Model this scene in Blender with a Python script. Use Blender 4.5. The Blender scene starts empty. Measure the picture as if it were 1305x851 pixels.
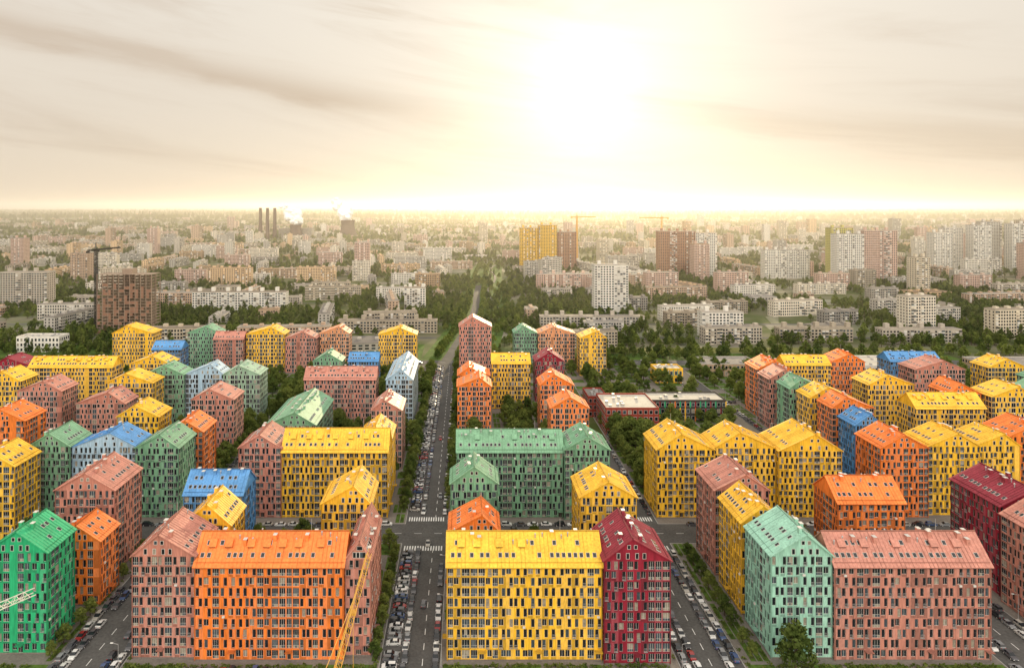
import bpy, math, random
from mathutils import Vector, Matrix
R = random.Random(7)
scene = bpy.context.scene
scene.view_settings.view_transform = 'Standard'
scene.view_settings.look = 'None'
scene.view_settings.exposure = 0
COL = scene.collection

# ------------------------------------------------------------ materials
def new_mat(name):
    m = bpy.data.materials.new(name); m.use_nodes = True
    nt = m.node_tree
    return m, nt, nt.nodes['Principled BSDF']

def paint(name, c, rough=0.7, var=0.18, scale=0.35, stretch=(1, 1, 0.25), fine=3.0, spec=0.3, metal=0.0, objvar=0.0):
    m, nt, b = new_mat(name)
    g = nt.nodes.new('ShaderNodeNewGeometry')
    mp = nt.nodes.new('ShaderNodeMapping'); mp.inputs['Scale'].default_value = stretch
    n1 = nt.nodes.new('ShaderNodeTexNoise'); n1.inputs['Scale'].default_value = scale; n1.inputs['Detail'].default_value = 3
    n2 = nt.nodes.new('ShaderNodeTexNoise'); n2.inputs['Scale'].default_value = fine; n2.inputs['Detail'].default_value = 1
    nt.links.new(g.outputs['Position'], mp.inputs['Vector'])
    nt.links.new(mp.outputs[0], n1.inputs['Vector']); nt.links.new(mp.outputs[0], n2.inputs['Vector'])
    ad = nt.nodes.new('ShaderNodeMath'); ad.operation = 'ADD'
    nt.links.new(n1.outputs[0], ad.inputs[0]); nt.links.new(n2.outputs[0], ad.inputs[1])
    mr = nt.nodes.new('ShaderNodeMapRange'); mr.inputs[1].default_value = 0.6; mr.inputs[2].default_value = 1.4
    mr.inputs[3].default_value = 1 - var; mr.inputs[4].default_value = 1 + var
    nt.links.new(ad.outputs[0], mr.inputs[0])
    mx = nt.nodes.new('ShaderNodeVectorMath'); mx.operation = 'SCALE'; mx.inputs[0].default_value = c
    nt.links.new(mr.outputs[0], mx.inputs['Scale'])
    out = mx.outputs[0]
    if objvar:
        oi = nt.nodes.new('ShaderNodeObjectInfo'); cr = nt.nodes.new('ShaderNodeValToRGB'); cr.color_ramp.interpolation = 'CONSTANT'
        es = cr.color_ramp.elements
        es[0].position = 0; es[0].color = (1, 1, 1, 1); es[1].position = .85; es[1].color = (.95, .72, .5, 1)
        for p_, c_ in ((.2, (.78, .77, .76, 1)), (.38, (.88, .82, .72, 1)), (.52, (.62, .62, .63, 1)), (.62, (1.0, .96, .9, 1)), (.78, (.70, .64, .56, 1))):
            e_ = es.new(p_); e_.color = c_
        nt.links.new(oi.outputs['Random'], cr.inputs[0])
        ml = nt.nodes.new('ShaderNodeVectorMath'); ml.operation = 'MULTIPLY'
        nt.links.new(out, ml.inputs[0]); nt.links.new(cr.outputs[0], ml.inputs[1]); out = ml.outputs[0]
    nt.links.new(out, b.inputs['Base Color'])
    b.inputs['Roughness'].default_value = rough
    b.inputs['Specular IOR Level'].default_value = spec
    b.inputs['Metallic'].default_value = metal
    return m

PAL = {
 'yellow': (0.80, 0.46, 0.035), 'orange': (0.77, 0.20, 0.035), 'pink': (0.47, 0.20, 0.15),
 'green': (0.17, 0.35, 0.215), 'emerald': (0.025, 0.37, 0.16), 'mint': (0.29, 0.53, 0.42),
 'blue': (0.09, 0.27, 0.56), 'pale_blue': (0.34, 0.48, 0.60), 'crimson': (0.25, 0.018, 0.035),
 'peach': (0.66, 0.30, 0.15), 'sage': (0.27, 0.41, 0.30)}
WALLM = {}
for k, c in PAL.items():
    a = paint('render_' + k, c, var=.32, rough=.85, spec=.2, stretch=(1, 1, .16), fine=2.2)
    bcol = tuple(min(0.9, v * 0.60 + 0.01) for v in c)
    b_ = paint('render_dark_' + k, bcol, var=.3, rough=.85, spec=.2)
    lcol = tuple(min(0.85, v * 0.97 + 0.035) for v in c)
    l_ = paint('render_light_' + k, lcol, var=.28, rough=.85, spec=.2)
    rc = tuple(min(0.85, v * 1.06 + 0.02) for v in c)
    r_ = paint('roof_sheet_' + k, rc, rough=0.58, var=0.30, scale=0.25, stretch=(1, 1, 1), fine=1.6, spec=0.25)
    WALLM[k] = (a, b_, r_, l_)
M_FRAME = paint('white_window_frame', (0.62, 0.60, 0.56), 0.5, 0.06)
def glass(name, c, rough=0.08):
    return paint(name, c, rough, 0.3, 0.8, (1, 1, 1), 2.0, 0.5)
M_G1 = glass('window_glass_dark', (0.015, 0.018, 0.022))
M_G2 = glass('window_glass_blue', (0.05, 0.07, 0.085))
M_G3 = glass('window_glass_curtain', (0.28, 0.25, 0.20), 0.25)
M_PLINTH = paint('plinth_stone', (0.20, 0.17, 0.15))
M_DOOR = paint('dark_door', (0.04, 0.035, 0.03), 0.5)
M_ASPH = paint('asphalt', (0.095, 0.092, 0.088), 0.9, 0.32, 0.12, (1, 1, 1), 1.2)
M_PAVE = paint('paving', (0.19, 0.17, 0.15), 0.9, 0.25, 0.15, (1, 1, 1), 1.5)
M_KERB = paint('kerb_stone', (0.36, 0.35, 0.33), 0.9, 0.12)
M_GRASS = paint('grass', (0.075, 0.130, 0.020), 0.95, 0.5, 0.10, (1, 1, 1), 0.9)
M_DRY = paint('dry_grass', (0.17, 0.17, 0.05), 0.95, 0.4, 0.05, (1, 1, 1), 0.6)
M_MARK = paint('road_marking', (0.74, 0.74, 0.72), 0.8, 0.15)
M_CONC = paint('concrete', (0.42, 0.39, 0.35), 0.85, 0.18, objvar=1)
M_CONCL = paint('light_concrete', (0.66, 0.62, 0.55), 0.85, 0.15, objvar=1)
M_WHITE = paint('white_panel', (0.68, 0.65, 0.59), 0.85, 0.12)
M_BRICK = paint('brown_brick', (0.24, 0.13, 0.085), 0.9, 0.2)
M_BITUM = paint('bitumen_roof', (0.24, 0.22, 0.20), 0.9, 0.3, 0.1, (1, 1, 1), 0.7, objvar=1)
M_BITL = paint('light_roof', (0.48, 0.45, 0.39), 0.8, 0.2, 0.1, (1, 1, 1), 0.7)
M_TIRE = paint('tyre_rubber', (0.02, 0.02, 0.02), 0.9, 0.1)
M_STEEL = paint('galvanised_steel', (0.42, 0.42, 0.42), 0.45, 0.1, metal=0.4)
M_CRANEY = paint('crane_yellow', (0.66, 0.36, 0.06), 0.5, 0.15)
M_CRANEW = paint('crane_white', (0.70, 0.68, 0.60), 0.5, 0.15)
M_LAMP = paint('headlight', (0.75, 0.75, 0.72), 0.2, 0.05)
M_TAIL = paint('tail_light', (0.45, 0.02, 0.02), 0.3, 0.05)
M_BARK = paint('bark', (0.09, 0.065, 0.045), 0.95, 0.3)
def leafmat(name, c1, c2):
    m, nt, b = new_mat(name)
    g = nt.nodes.new('ShaderNodeNewGeometry')
    oi = nt.nodes.new('ShaderNodeObjectInfo')
    n = nt.nodes.new('ShaderNodeTexNoise'); n.inputs['Scale'].default_value = 0.22; n.inputs['Detail'].default_value = 2
    nt.links.new(g.outputs['Position'], n.inputs['Vector'])
    ad = nt.nodes.new('ShaderNodeMath'); ad.operation = 'MULTIPLY_ADD'; ad.inputs[1].default_value = 0.45
    nt.links.new(oi.outputs['Random'], ad.inputs[0]); nt.links.new(n.outputs[0], ad.inputs[2])
    cr = nt.nodes.new('ShaderNodeValToRGB')
    cr.color_ramp.elements[0].position = 0.4; cr.color_ramp.elements[0].color = (*c1, 1)
    cr.color_ramp.elements[1].position = 1.0; cr.color_ramp.elements[1].color = (*c2, 1)
    nt.links.new(ad.outputs[0], cr.inputs[0]); nt.links.new(cr.outputs[0], b.inputs['Base Color'])
    b.inputs['Roughness'].default_value = 0.8; b.inputs['Specular IOR Level'].default_value = 0.2
    tr = nt.nodes.new('ShaderNodeBsdfTranslucent'); nt.links.new(cr.outputs[0], tr.inputs[0])
    ms = nt.nodes.new('ShaderNodeMixShader'); ms.inputs[0].default_value = 0.4
    nt.links.new(b.outputs[0], ms.inputs[1]); nt.links.new(tr.outputs[0], ms.inputs[2])
    nt.links.new(ms.outputs[0], nt.nodes['Material Output'].inputs['Surface'])
    return m
M_LEAF = leafmat('foliage', (0.060, 0.10, 0.020), (0.20, 0.24, 0.055))
M_LEAF2 = leafmat('foliage_dark', (0.050, 0.08, 0.022), (0.15, 0.18, 0.05))

# ------------------------------------------------------------ mesh builder
class MB:
    def __init__(s): s.v = []; s.f = []; s.m = []
    def face(s, pts, m=0):
        i = len(s.v); s.v.extend(pts); s.f.append(tuple(range(i, i + len(pts)))); s.m.append(m)
    def box(s, x0, x1, y0, y1, z0, z1, m=0, bottom=True):
        i = len(s.v)
        s.v.extend([(x0, y0, z0), (x1, y0, z0), (x1, y1, z0), (x0, y1, z0), (x0, y0, z1), (x1, y0, z1), (x1, y1, z1), (x0, y1, z1)])
        fs = [(0, 1, 5, 4), (1, 2, 6, 5), (2, 3, 7, 6), (3, 0, 4, 7), (4, 5, 6, 7)]
        if bottom: fs.append((3, 2, 1, 0))
        for f in fs: s.f.append(tuple(i + k for k in f)); s.m.append(m)
    def obox(s, o, u, v, w, a0, a1, b0, b1, c0, c1, m=0):
        i = len(s.v)
        for c in (c0, c1):
            for a, b in ((a0, b0), (a1, b0), (a1, b1), (a0, b1)):
                s.v.append(tuple(o[k] + u[k] * a + v[k] * b + w[k] * c for k in range(3)))
        for f in [(0, 1, 5, 4), (1, 2, 6, 5), (2, 3, 7, 6), (3, 0, 4, 7), (4, 5, 6, 7), (3, 2, 1, 0)]:
            s.f.append(tuple(i + k for k in f)); s.m.append(m)
    def beam(s, p, q, r, m=0):
        p = Vector(p); q = Vector(q); d = (q - p); L = d.length
        if L < 1e-6: return
        d /= L
        a = d.cross(Vector((0, 0, 1)))
        if a.length < 0.01: a = Vector((1, 0, 0))
        a.normalize(); b = d.cross(a)
        s.obox(p, a, b, d, -r, r, -r, r, 0, L, m)
    def cyl(s, c, r0, r1, z0, z1, n=12, m=0, cap=True):
        i = len(s.v)
        for z, r in ((z0, r0), (z1, r1)):
            for k in range(n):
                a = 2 * math.pi * k / n
                s.v.append((c[0] + r * math.cos(a), c[1] + r * math.sin(a), z))
        for k in range(n):
            s.f.append((i + k, i + (k + 1) % n, i + n + (k + 1) % n, i + n + k)); s.m.append(m)
        if cap: s.f.append(tuple(i + n + k for k in range(n))); s.m.append(m)
    def mesh(s, name, mats):
        me = bpy.data.meshes.new(name)
        me.from_pydata(s.v, [], s.f)
        for m in mats: me.materials.append(m)
        me.polygons.foreach_set('material_index', s.m)
        me.update()
        return me
    def obj(s, name, mats, parent=None, loc=(0, 0, 0)):
        o = bpy.data.objects.new(name, s.mesh(name, mats)); COL.objects.link(o)
        o.location = loc
        if parent: o.parent = parent
        return o

RECTS = []   # building footprints
def empty(name, loc):
    e = bpy.data.objects.new(name, None); COL.objects.link(e); e.location = loc; return e

# ------------------------------------------------------------ facades
GM = [M_FRAME, M_G1, M_G2, M_G3, M_DOOR, M_STEEL]
def gpick(r):
    t = r.random()
    return 1 if t < 0.74 else (2 if t < 0.92 else 3)

def wall(W, G, o, u, width, H, deep, r):
    n = (u[1], -u[0])
    def P(a, z, c=0.0): return (o[0] + u[0] * a + n[0] * c, o[1] + u[1] * a + n[1] * c, z)
    U = (u[0], u[1], 0); NN = (n[0], n[1], 0); ZZ = (0, 0, 1)
    nf = max(3, round(H / 2.9)); base = 0.5; fh = (H - base) / nf
    nb = max(2, round(width / 2.12))
    ws = [r.choice((.85, 1, 1, 1.2)) for _ in range(nb)]; tw = sum(ws); edges = [0]
    for q in ws: edges.append(edges[-1] + q * width / tw)
    W.face([P(0, 0), P(width, 0), P(width, base), P(0, base)], 2)
    kinds = []
    while len(kinds) < nb:
        t = r.random()
        if t < 0.28: kinds.append('log')
        elif t < 0.30: kinds.append('blank')
        else: kinds.append('alt')
    stripe = [r.random() < 0.40 for _ in range(nb)]
    tint = [4 if r.random() < .35 else 0 for _ in range(nb)]
    phase = [r.choice((0, 0, 1)) for _ in range(nb)]
    door_b = set(i for i in range(nb) if i % 8 == 4) if nb > 7 else {nb // 2}
    for f in range(nf):
        z0 = base + f * fh; z1 = z0 + fh
        for b in range(nb):
            u0 = edges[b]; u1 = edges[b + 1]; bw = u1 - u0
            k = kinds[b]
            ma = 1 if stripe[b] and (f + phase[b]) % 3 else tint[b]
            if k == 'blank' and f > 0:
                W.face([P(u0, z0), P(u1, z0), P(u1, z1), P(u0, z1)], ma); continue
            door = (f == 0 and b in door_b)
            if door: w = bw * 0.62; off = 0; c = z0 + 0.02; d = z0 + 2.4
            elif k == 'log':
                w = bw * 0.86; off = 0; c = z0 + 0.26; d = z1 - 0.24
            else:
                w = 1.02 if (f + phase[b]) % 4 else 1.45
                if f == 0: w = 1.4
                off = (bw * 0.17) * (1 if (f + phase[b]) % 2 else -1)
                c = z0 + 0.26 if w < 1.2 else z0 + 0.72
                d = z1 - 0.26
            mid = (u0 + u1) / 2 + off; a0 = max(u0 + .05, mid - w / 2); a1 = min(u1 - .05, mid + w / 2); w = a1 - a0
            mb_ = 1 if (r.random() < 0.6) else ma
            g = 4 if door else gpick(r)
            if deep:
                rc = -0.24 if k != 'log' else -0.12
                ft = 0.07
                W.face([P(u0, z0), P(a0, z0), P(a0, z1), P(u0, z1)], ma)
                W.face([P(a1, z0), P(u1, z0), P(u1, z1), P(a1, z1)], ma)
                W.face([P(a0, z0), P(a1, z0), P(a1, c), P(a0, c)], mb_)
                W.face([P(a0, d), P(a1, d), P(a1, z1), P(a0, z1)], mb_)
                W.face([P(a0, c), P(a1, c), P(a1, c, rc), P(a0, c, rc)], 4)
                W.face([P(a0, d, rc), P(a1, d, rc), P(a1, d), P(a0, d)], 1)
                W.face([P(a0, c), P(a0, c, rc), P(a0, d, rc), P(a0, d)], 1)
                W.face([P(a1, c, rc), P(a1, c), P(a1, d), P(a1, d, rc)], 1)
                panes = 1 if w < 1.15 else (2 if w < 1.5 else 3)
                pw = (w - ft) / panes
                G.face([P(a0, c, rc), P(a1, c, rc), P(a1, d, rc), P(a0, d, rc)], 0)
                for p in range(panes):
                    x0 = a0 + ft + p * pw; x1 = a0 + (p + 1) * pw
                    zc = c + ft
                    if k == 'log' and not door:
                        zc = c + 0.80
                        G.face([P(x0, c + 0.06, rc + 0.015), P(x1, c + 0.06, rc + 0.015), P(x1, zc - 0.06, rc + 0.015), P(x0, zc - 0.06, rc + 0.015)], 3 if r.random() < .4 else 2)
                    G.face([P(x0, zc, rc + 0.015), P(x1, zc, rc + 0.015), P(x1, d - ft, rc + 0.015), P(x0, d - ft, rc + 0.015)], g if r.random() < .9 else gpick(r))
                if door:
                    W.obox(P(0, 0), U, NN, ZZ, a0 - .4, a1 + .4, 0.003, 1.5, d + .1, d + .28, 3)
                elif k == 'alt' and w < 1.2 and r.random() < 0.22 and f > 0:
                    G.obox(P(0, 0), U, NN, ZZ, a0 - .04, a1 + .04, 0.003, 0.30, c - .08, c, 5)
                    for q in range(5):
                        xx = a0 - .01 + q * (w + .02) / 4
                        G.obox(P(0, 0), U, NN, ZZ, xx - .02, xx + .02, .24, .28, c + .001, c + 1.0, 5)
                    G.obox(P(0, 0), U, NN, ZZ, a0 - .04, a1 + .04, .22, .30, c + 1.002, c + 1.06, 5)
                elif r.random() < 0.07 and f > 0 and k == 'alt' and w > 1.2:   # air conditioner under sill
                    G.obox(P(0, 0), U, NN, ZZ, a1 - .75, a1, 0.003, .32, c - .58, c - .05, 0)
            else:
                W.face([P(u0, z0), P(u1, z0), P(u1, z1), P(u0, z1)], ma)
                G.face([P(a0, c, .02), P(a1, c, .02), P(a1, d, .02), P(a0, d, .02)], 0)
                panes = 1 if w < 1.45 else 2
                pw = (w - .08) / panes
                for p in range(panes):
                    x0 = a0 + .08 + p * pw; x1 = a0 + (p + 1) * pw
                    G.face([P(x0, c + .08, .03), P(x1, c + .08, .03), P(x1, d - .08, .03), P(x0, d - .08, .03)], g)
    if deep and width > 10:   # downpipes
        for a in (0.18, width - 0.18):
            W.obox(P(0, 0), U, NN, ZZ, a - .06, a + .06, .005, .13, .1, H - .1, 1)

def apartment(colour, x0, x1, y0, y1, eave=29.2, ridge=34.6, axis='y', roof=None, seed=None):
    r = random.Random(seed if seed is not None else int(x0 * 7 + y0 * 13))
    cx = (x0 + x1) / 2; cy = (y0 + y1) / 2
    hx = (x1 - x0) / 2; hy = (y1 - y0) / 2
    RECTS.append((x0, x1, y0, y1))
    e = empty(colour + '_apartment_building', (cx, cy, 0))
    W = MB(); G = MB(); T = MB()
    deep = y0 < 330
    wall(W, G, (-hx, -hy), (1, 0), 2 * hx, eave, deep, r)
    wall(W, G, (hx, -hy), (0, 1), 2 * hy, eave, deep, r)
    wall(W, G, (hx, hy), (-1, 0), 2 * hx, eave, False, r)
    wall(W, G, (-hx, hy), (0, -1), 2 * hy, eave, deep, r)
    rise = ridge - eave
    off = 0
    if axis == 'y':
        half, L = hx, hy
        off = half * r.choice((-.3, -.15, 0, 0, .15, .3))
        for s in (-1, 1):
            pts = [(-hx, s * hy, eave), (hx, s * hy, eave), (off, s * hy, ridge)]
            if s > 0: pts = [pts[1], pts[0], pts[2]]
            W.face(pts, 0)
            for zz, xs in ((eave + .4, (off-hx * .42, off-hx*.14, off+hx*.14, off+hx * .36)), (eave + rise * .52, (off-hx * .1, off+hx * .1))):
                for x in xs:
                    yy = s * (hy + .03); w = .5
                    hh = 1.7 if zz < eave + 1 else 1.2
                    sd_ = half - off if x > off else half + off
                    if zz + hh > ridge - abs(x - off) * rise / sd_ - .5: continue
                    p = [(x - w, yy, zz), (x + w, yy, zz), (x + w, yy, zz + hh), (x - w, yy, zz + hh)]
                    y2 = s * (hy + .05)
                    q = [(x - w + .1, y2, zz + .1), (x + w - .1, y2, zz + .1), (x + w - .1, y2, zz + hh - .1), (x - w + .1, y2, zz + hh - .1)]
                    if s > 0: p.reverse(); q.reverse()
                    G.face(p, 0); G.face(q, gpick(r))
    else:
        half, L = hy, hx
        for s in (-1, 1):
            pts = [(s * hx, -hy, eave), (s * hx, hy, eave), (s * hx, 0, ridge)]
            if s < 0: pts = [pts[1], pts[0], pts[2]]
            W.face(pts, 0)
    ov = 0.45; t = 0.28
    for s in (-1, 1):
        hf_ = half - s * off
        sl = math.hypot(hf_, rise); cs = hf_ / sl; sn = rise / sl
        if axis == 'y':
            o = (s * half, 0, eave); u = (0, 1 * s, 0); v = (-s * cs, 0, sn)
        else:
            o = (0, s * half, eave); u = (-s, 0, 0); v = (0, -s * cs, sn)
        u = Vector(u); v = Vector(v); w = u.cross(v)
        T.obox(o, u, v, w, -L - ov, L + ov, -ov, sl + (t * sn / cs) * 0.9, 0.02, t, 0)
        T.obox(o, u, v, w, -L, L, 0.9, 1.0, t + .003, t + .2, 1)
        T.obox(o, u, v, w, -L - ov, L + ov, -ov - .16, -ov - .002, -.02, t - .05, 1)
        if y0 < 330:
            k = -L + .6
            while k < L:
                T.obox(o, u, v, w, k - .04, k + .04, -ov, sl - .1, t + .002, t + .08, 1 if r.random() < .4 else 0)
                k += 1.15
        rows = (sl * .30,) if sl < 8.2 else (sl * .24, sl * .60)
        for ri, b in enumerate(rows):
            k = -L + 1.6 + (ri * 1.1)
            while k < L - 1.6:
                if r.random() < (0.80 if ri == 0 else 0.4):
                    T.obox(o, u, v, w, k - .55, k + .55, b, b + 1.35, t + .001, t + .16, 2)
                    T.obox(o, u, v, w, k - .47, k + .47, b + .08, b + 1.27, t + .161, t + .19, 3)
                k += r.choice((1.7, 1.9, 2.9))
        if axis == 'x' and 2*hx > 30:
            k = -L + 4
            while k < L - 4:
                if r.random() < .75:
                    b = sl * .52
                    T.obox(o, u, v, w, k - 1.1, k + 1.1, b, b + 2.4, t + .002, t + .7, 0)
                    T.obox(o, u, v, w, k - .85, k + .85, b - .03, b - .003, t + .08, t + .58, 3)
                k += r.choice((4.6, 6.5))
    if axis == 'y': T.box(off-.22, off+.22, -L - ov, L + ov, ridge + t * .9, ridge + t * 1.9, 1)
    else: T.box(-L - ov, L + ov, -.22, .22, ridge + t * .9, ridge + t * 1.9, 1)
    k = -L + 2
    while k < L - 1.5:
        s = r.choice((-1, 1)); dd = r.uniform(.9, 2.8)
        zz = ridge - dd * rise / (half - s * off)
        px, py = (off + s * dd, k) if axis == 'y' else (k, s * dd)
        tt = r.random()
        if tt < .5: T.box(px - .45, px + .45, py - .6, py + .6, zz - .4, zz + 1.7, 0); T.box(px - .55, px + .55, py - .7, py + .7, zz + 1.702, zz + 1.82, 2)
        elif tt < .95: T.cyl((px, py), .16, .16, zz - .2, zz + 1.4, 8, 4); T.cyl((px, py), .3, .08, zz + 1.402, zz + 1.7, 8, 4)
        k += r.uniform(1.5, 3.0)
    if r.random() < .5:
        T.beam((off, L * .5, ridge), (off, L * .5, ridge + 4), .05, 4) if axis == 'y' else T.beam((L * .5, 0, ridge), (L * .5, 0, ridge + 4), .05, 4)
    a, b_, rf, lt = WALLM[colour]
    rfm = WALLM[roof][2] if roof else rf
    rwall = WALLM[roof][1] if roof else b_
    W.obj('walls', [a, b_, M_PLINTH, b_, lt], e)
    G.obj('windows', GM, e)
    T.obj('roof', [rfm, rwall, M_FRAME, M_G1, M_STEEL], e)
    return e

A = apartment
A('emerald', -139, -121, 198, 212, 29.5, 35.5)
A('orange', -134, -118.5, 222, 234, 21, 26)
A('pink', -144, -123, 240, 260, 30, 36)
A('pink', -95.5, -77.4, 196, 213, 29.5, 35.6)
A('orange', -77.2, -34.6, 195, 209, 27, 33.5, 'x')
A('pink', -34.4, -27.2, 197, 222, 28, 33)
A('yellow', -89, -74, 216, 230, 29, 35.5)
A('blue', -100, -79, 243, 258, 27, 33, 'x')
A('yellow', -48, -31.5, 229, 247, 30, 36)
A('yellow', -5, 39.3, 195, 209, 27, 33.5, 'x')
A('crimson', 39.6, 58.4, 193.5, 212, 29.5, 35.6)
A('orange', -5, 11.5, 224, 238, 23, 28.5)
A('green', -5, 12, 247, 261, 29.5, 35.6)
A('yellow', 40, 59.5, 236, 254)
A('mint', 88, 105.6, 196, 214, 29.5, 35.6)
A('pink', 105.8, 150.5, 195, 209, 27, 33.5, 'x')
A('yellow', 88, 102, 217, 236)
A('pink', 88, 107, 240, 259, 30, 35.5)
A('orange', 128, 151, 234, 250, 28, 34.2, 'x')
A('pink', 176, 198, 205, 224, 29, 34.5)
A('crimson', 178, 200, 227, 250, 30, 35.5)
A('yellow', -196, -174, 264, 280)
A('green', -182.5, -165.3, 286, 302, roof='green')
A('pale_blue', -165, -137.4, 287, 301, 28.5, 34.5, roof='blue')
A('green', -137, -119, 284, 302, roof='green')
A('orange', -134, -118, 308, 324, 28, 33)
A('yellow', -166, -146, 326, 340)
A('orange', -224, -206, 320, 336)
A('pink', -94, -76.3, 284, 302)
A('yellow', -76, -32, 284, 298, 27.5, 35, 'x')
A('yellow', -46, -32.2, 300, 318, 28, 33)
A('pink', -46, -31, 337, 357, 29, 34)
A('green', -3.2, 41, 284, 298, 27.5, 34.5, 'x')
A('green', 41.4, 60, 282, 300)
A('yellow', 80, 104, 284, 304, 28.5, 35)
A('yellow', 104.3, 130.4, 286, 302, 28.5, 35)
A('yellow', 130.7, 157, 284, 304, 28, 35)
A('orange', 173, 193, 284, 302)
A('yellow', 194, 216, 286, 302)
A('yellow', 216.4, 236, 290, 306, 28, 33)
A('orange', 237, 262, 298, 314)
A('blue', 183, 197, 320, 334, 27, 32)
A('orange', 183, 204, 340, 354)
A('yellow', 181, 204, 358, 372)
A('green', 179, 199, 376, 391)
A('pink', 177, 196, 397, 412)
A('orange', 180, 201, 420, 438)
A('yellow', 227, 262, 343, 358, 28, 34, 'x')
A('orange', 260, 277, 366, 382)
A('yellow', 227, 253, 384, 400)
A('yellow', 278, 300, 360, 376)
A('green', 300.5, 318, 362, 378)
A('pink', 277, 308, 420, 436)
A('yellow', 205, 234, 436, 450, 28, 33, 'x')
A('orange', 236, 258, 440, 455)
A('blue', 284, 318, 455, 470, 26, 31, 'x')
A('crimson', 262, 290, 312, 326, 27, 32)
A('green', 330, 352, 392, 408)
A('yellow', 326, 350, 425, 440)
A('pink', -142, -120, 355, 371)
A('green', -96, -72, 330, 374, 24, 30)
A('pink', -94, -52, 400, 414, 28, 34, 'x')
A('green', -191, -167.3, 407, 421)
A('pale_blue', -167, -144.3, 409, 421, 29, 35)
A('sage', -144, -122, 407, 423)
A('pink', -206, -180, 362, 376, 25, 31)
A('pink', -243, -219, 371, 387)
A('yellow', -204, -177, 388, 402)
A('yellow', -275, -222, 430, 444, 28, 33.5, 'x')
A('yellow', -216, -190, 440, 454, 28, 33)
A('crimson', -304, -280, 440, 455, 27, 32)
A('yellow', -276, -255, 392, 408)
A('pale_blue', -46, -30.5, 400, 450, 28, 34)
A('yellow', -276, -244, 535, 550, 30, 36)
A('green', -219, -194, 540, 554)
A('blue', -228, -207, 498, 512, 25, 30, 'x')
A('pink', -195, -172, 530, 544, 26, 31, 'x')
A('yellow', -171, -141, 535, 550)
A('pink', -139, -115, 530, 544, 27, 32)
A('peach', -114, -91, 538, 552)
A('blue', -82, -61, 482, 496, 20, 25, 'x')
A('green', -106, -86, 478, 492, 21, 27)
A('yellow', -67, -37.5, 533, 548)
A('orange', -4, 15, 385, 402, 28, 33)
A('orange', -4, 15, 410, 426, 28, 33)
A('orange', 43, 62, 340, 355)
A('orange', 43, 62, 388, 404, 28, 34)
A('yellow', 17.5, 42, 436, 452, 29, 34, 'x')
A('crimson', 47, 66, 452, 468, 27, 33)
A('pink', -4, 20, 508, 524, 40, 47)
A('green', 39, 57.5, 540, 555)
A('peach', 58, 87, 538, 554)
A('yellow', 88, 108, 520, 536)

# ------------------------------------------------------------ ground
ground_m, nt, b = new_mat('ground_cover')
g = nt.nodes.new('ShaderNodeNewGeometry')
def N(t, **k):
    n = nt.nodes.new(t)
    for a, v in k.items(): setattr(n, a, v)
    return n
L = nt.links.new
v1 = N('ShaderNodeTexVoronoi'); v1.inputs['Scale'].default_value = 0.016; L(g.outputs['Position'], v1.inputs['Vector'])
n1 = N('ShaderNodeTexNoise'); n1.inputs['Scale'].default_value = 0.02; n1.inputs['Detail'].default_value = 8; L(g.outputs['Position'], n1.inputs['Vector'])
n2 = N('ShaderNodeTexNoise'); n2.inputs['Scale'].default_value = 0.0012; n2.inputs['Detail'].default_value = 6; L(g.outputs['Position'], n2.inputs['Vector'])
cr = N('ShaderNodeValToRGB')
els = cr.color_ramp.elements
els[0].position = 0.0; els[0].color = (0.05, 0.075, 0.025, 1)
els[1].position = 1.0; els[1].color = (0.30, 0.27, 0.22, 1)
for p, c in ((0.40, (0.08, 0.11, 0.030, 1)), (0.50, (0.13, 0.14, 0.06, 1)), (0.60, (0.20, 0.18, 0.13, 1))):
    e_ = els.new(p); e_.color = c
L(n1.outputs[0], cr.inputs[0])
mx = N('ShaderNodeMix', data_type='RGBA'); L(cr.outputs[0], mx.inputs[6])
sx = N('ShaderNodeSeparateColor'); L(v1.outputs['Color'], sx.inputs[0])
cr2 = N('ShaderNodeValToRGB'); e2 = cr2.color_ramp.elements
e2[0].color = (0.06, 0.08, 0.03, 1); e2[1].color = (0.36, 0.34, 0.30, 1); q_ = e2.new(.5); q_.color = (0.11, 0.12, 0.06, 1)
L(sx.outputs[0], cr2.inputs[0]); L(cr2.outputs[0], mx.inputs[7])
mr = N('ShaderNodeMapRange'); mr.inputs[1].default_value = .42; mr.inputs[2].default_value = .58; mr.inputs[4].default_value = .7; L(n2.outputs[0], mr.inputs[0])
L(mr.outputs[0], mx.inputs[0])
spz = N('ShaderNodeSeparateXYZ'); L(g.outputs['Position'], spz.inputs[0])
fr = N('ShaderNodeMapRange'); fr.inputs[1].default_value = 9000; fr.inputs[2].default_value = 15000; L(spz.outputs[1], fr.inputs[0])
mf = N('ShaderNodeMix', data_type='RGBA'); L(fr.outputs[0], mf.inputs[0]); L(mx.outputs[2], mf.inputs[6]); mf.inputs[7].default_value = (.03, .05, .045, 1)
L(mf.outputs[2], b.inputs['Base Color']); b.inputs['Roughness'].default_value = .95
b.inputs['Specular IOR Level'].default_value = .1
gb = MB(); S = 45000; gb.face([(-S, -2000, 0), (S, -2000, 0), (S, S, 0), (-S, S, 0)]); gb.obj('ground', [ground_m])

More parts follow.
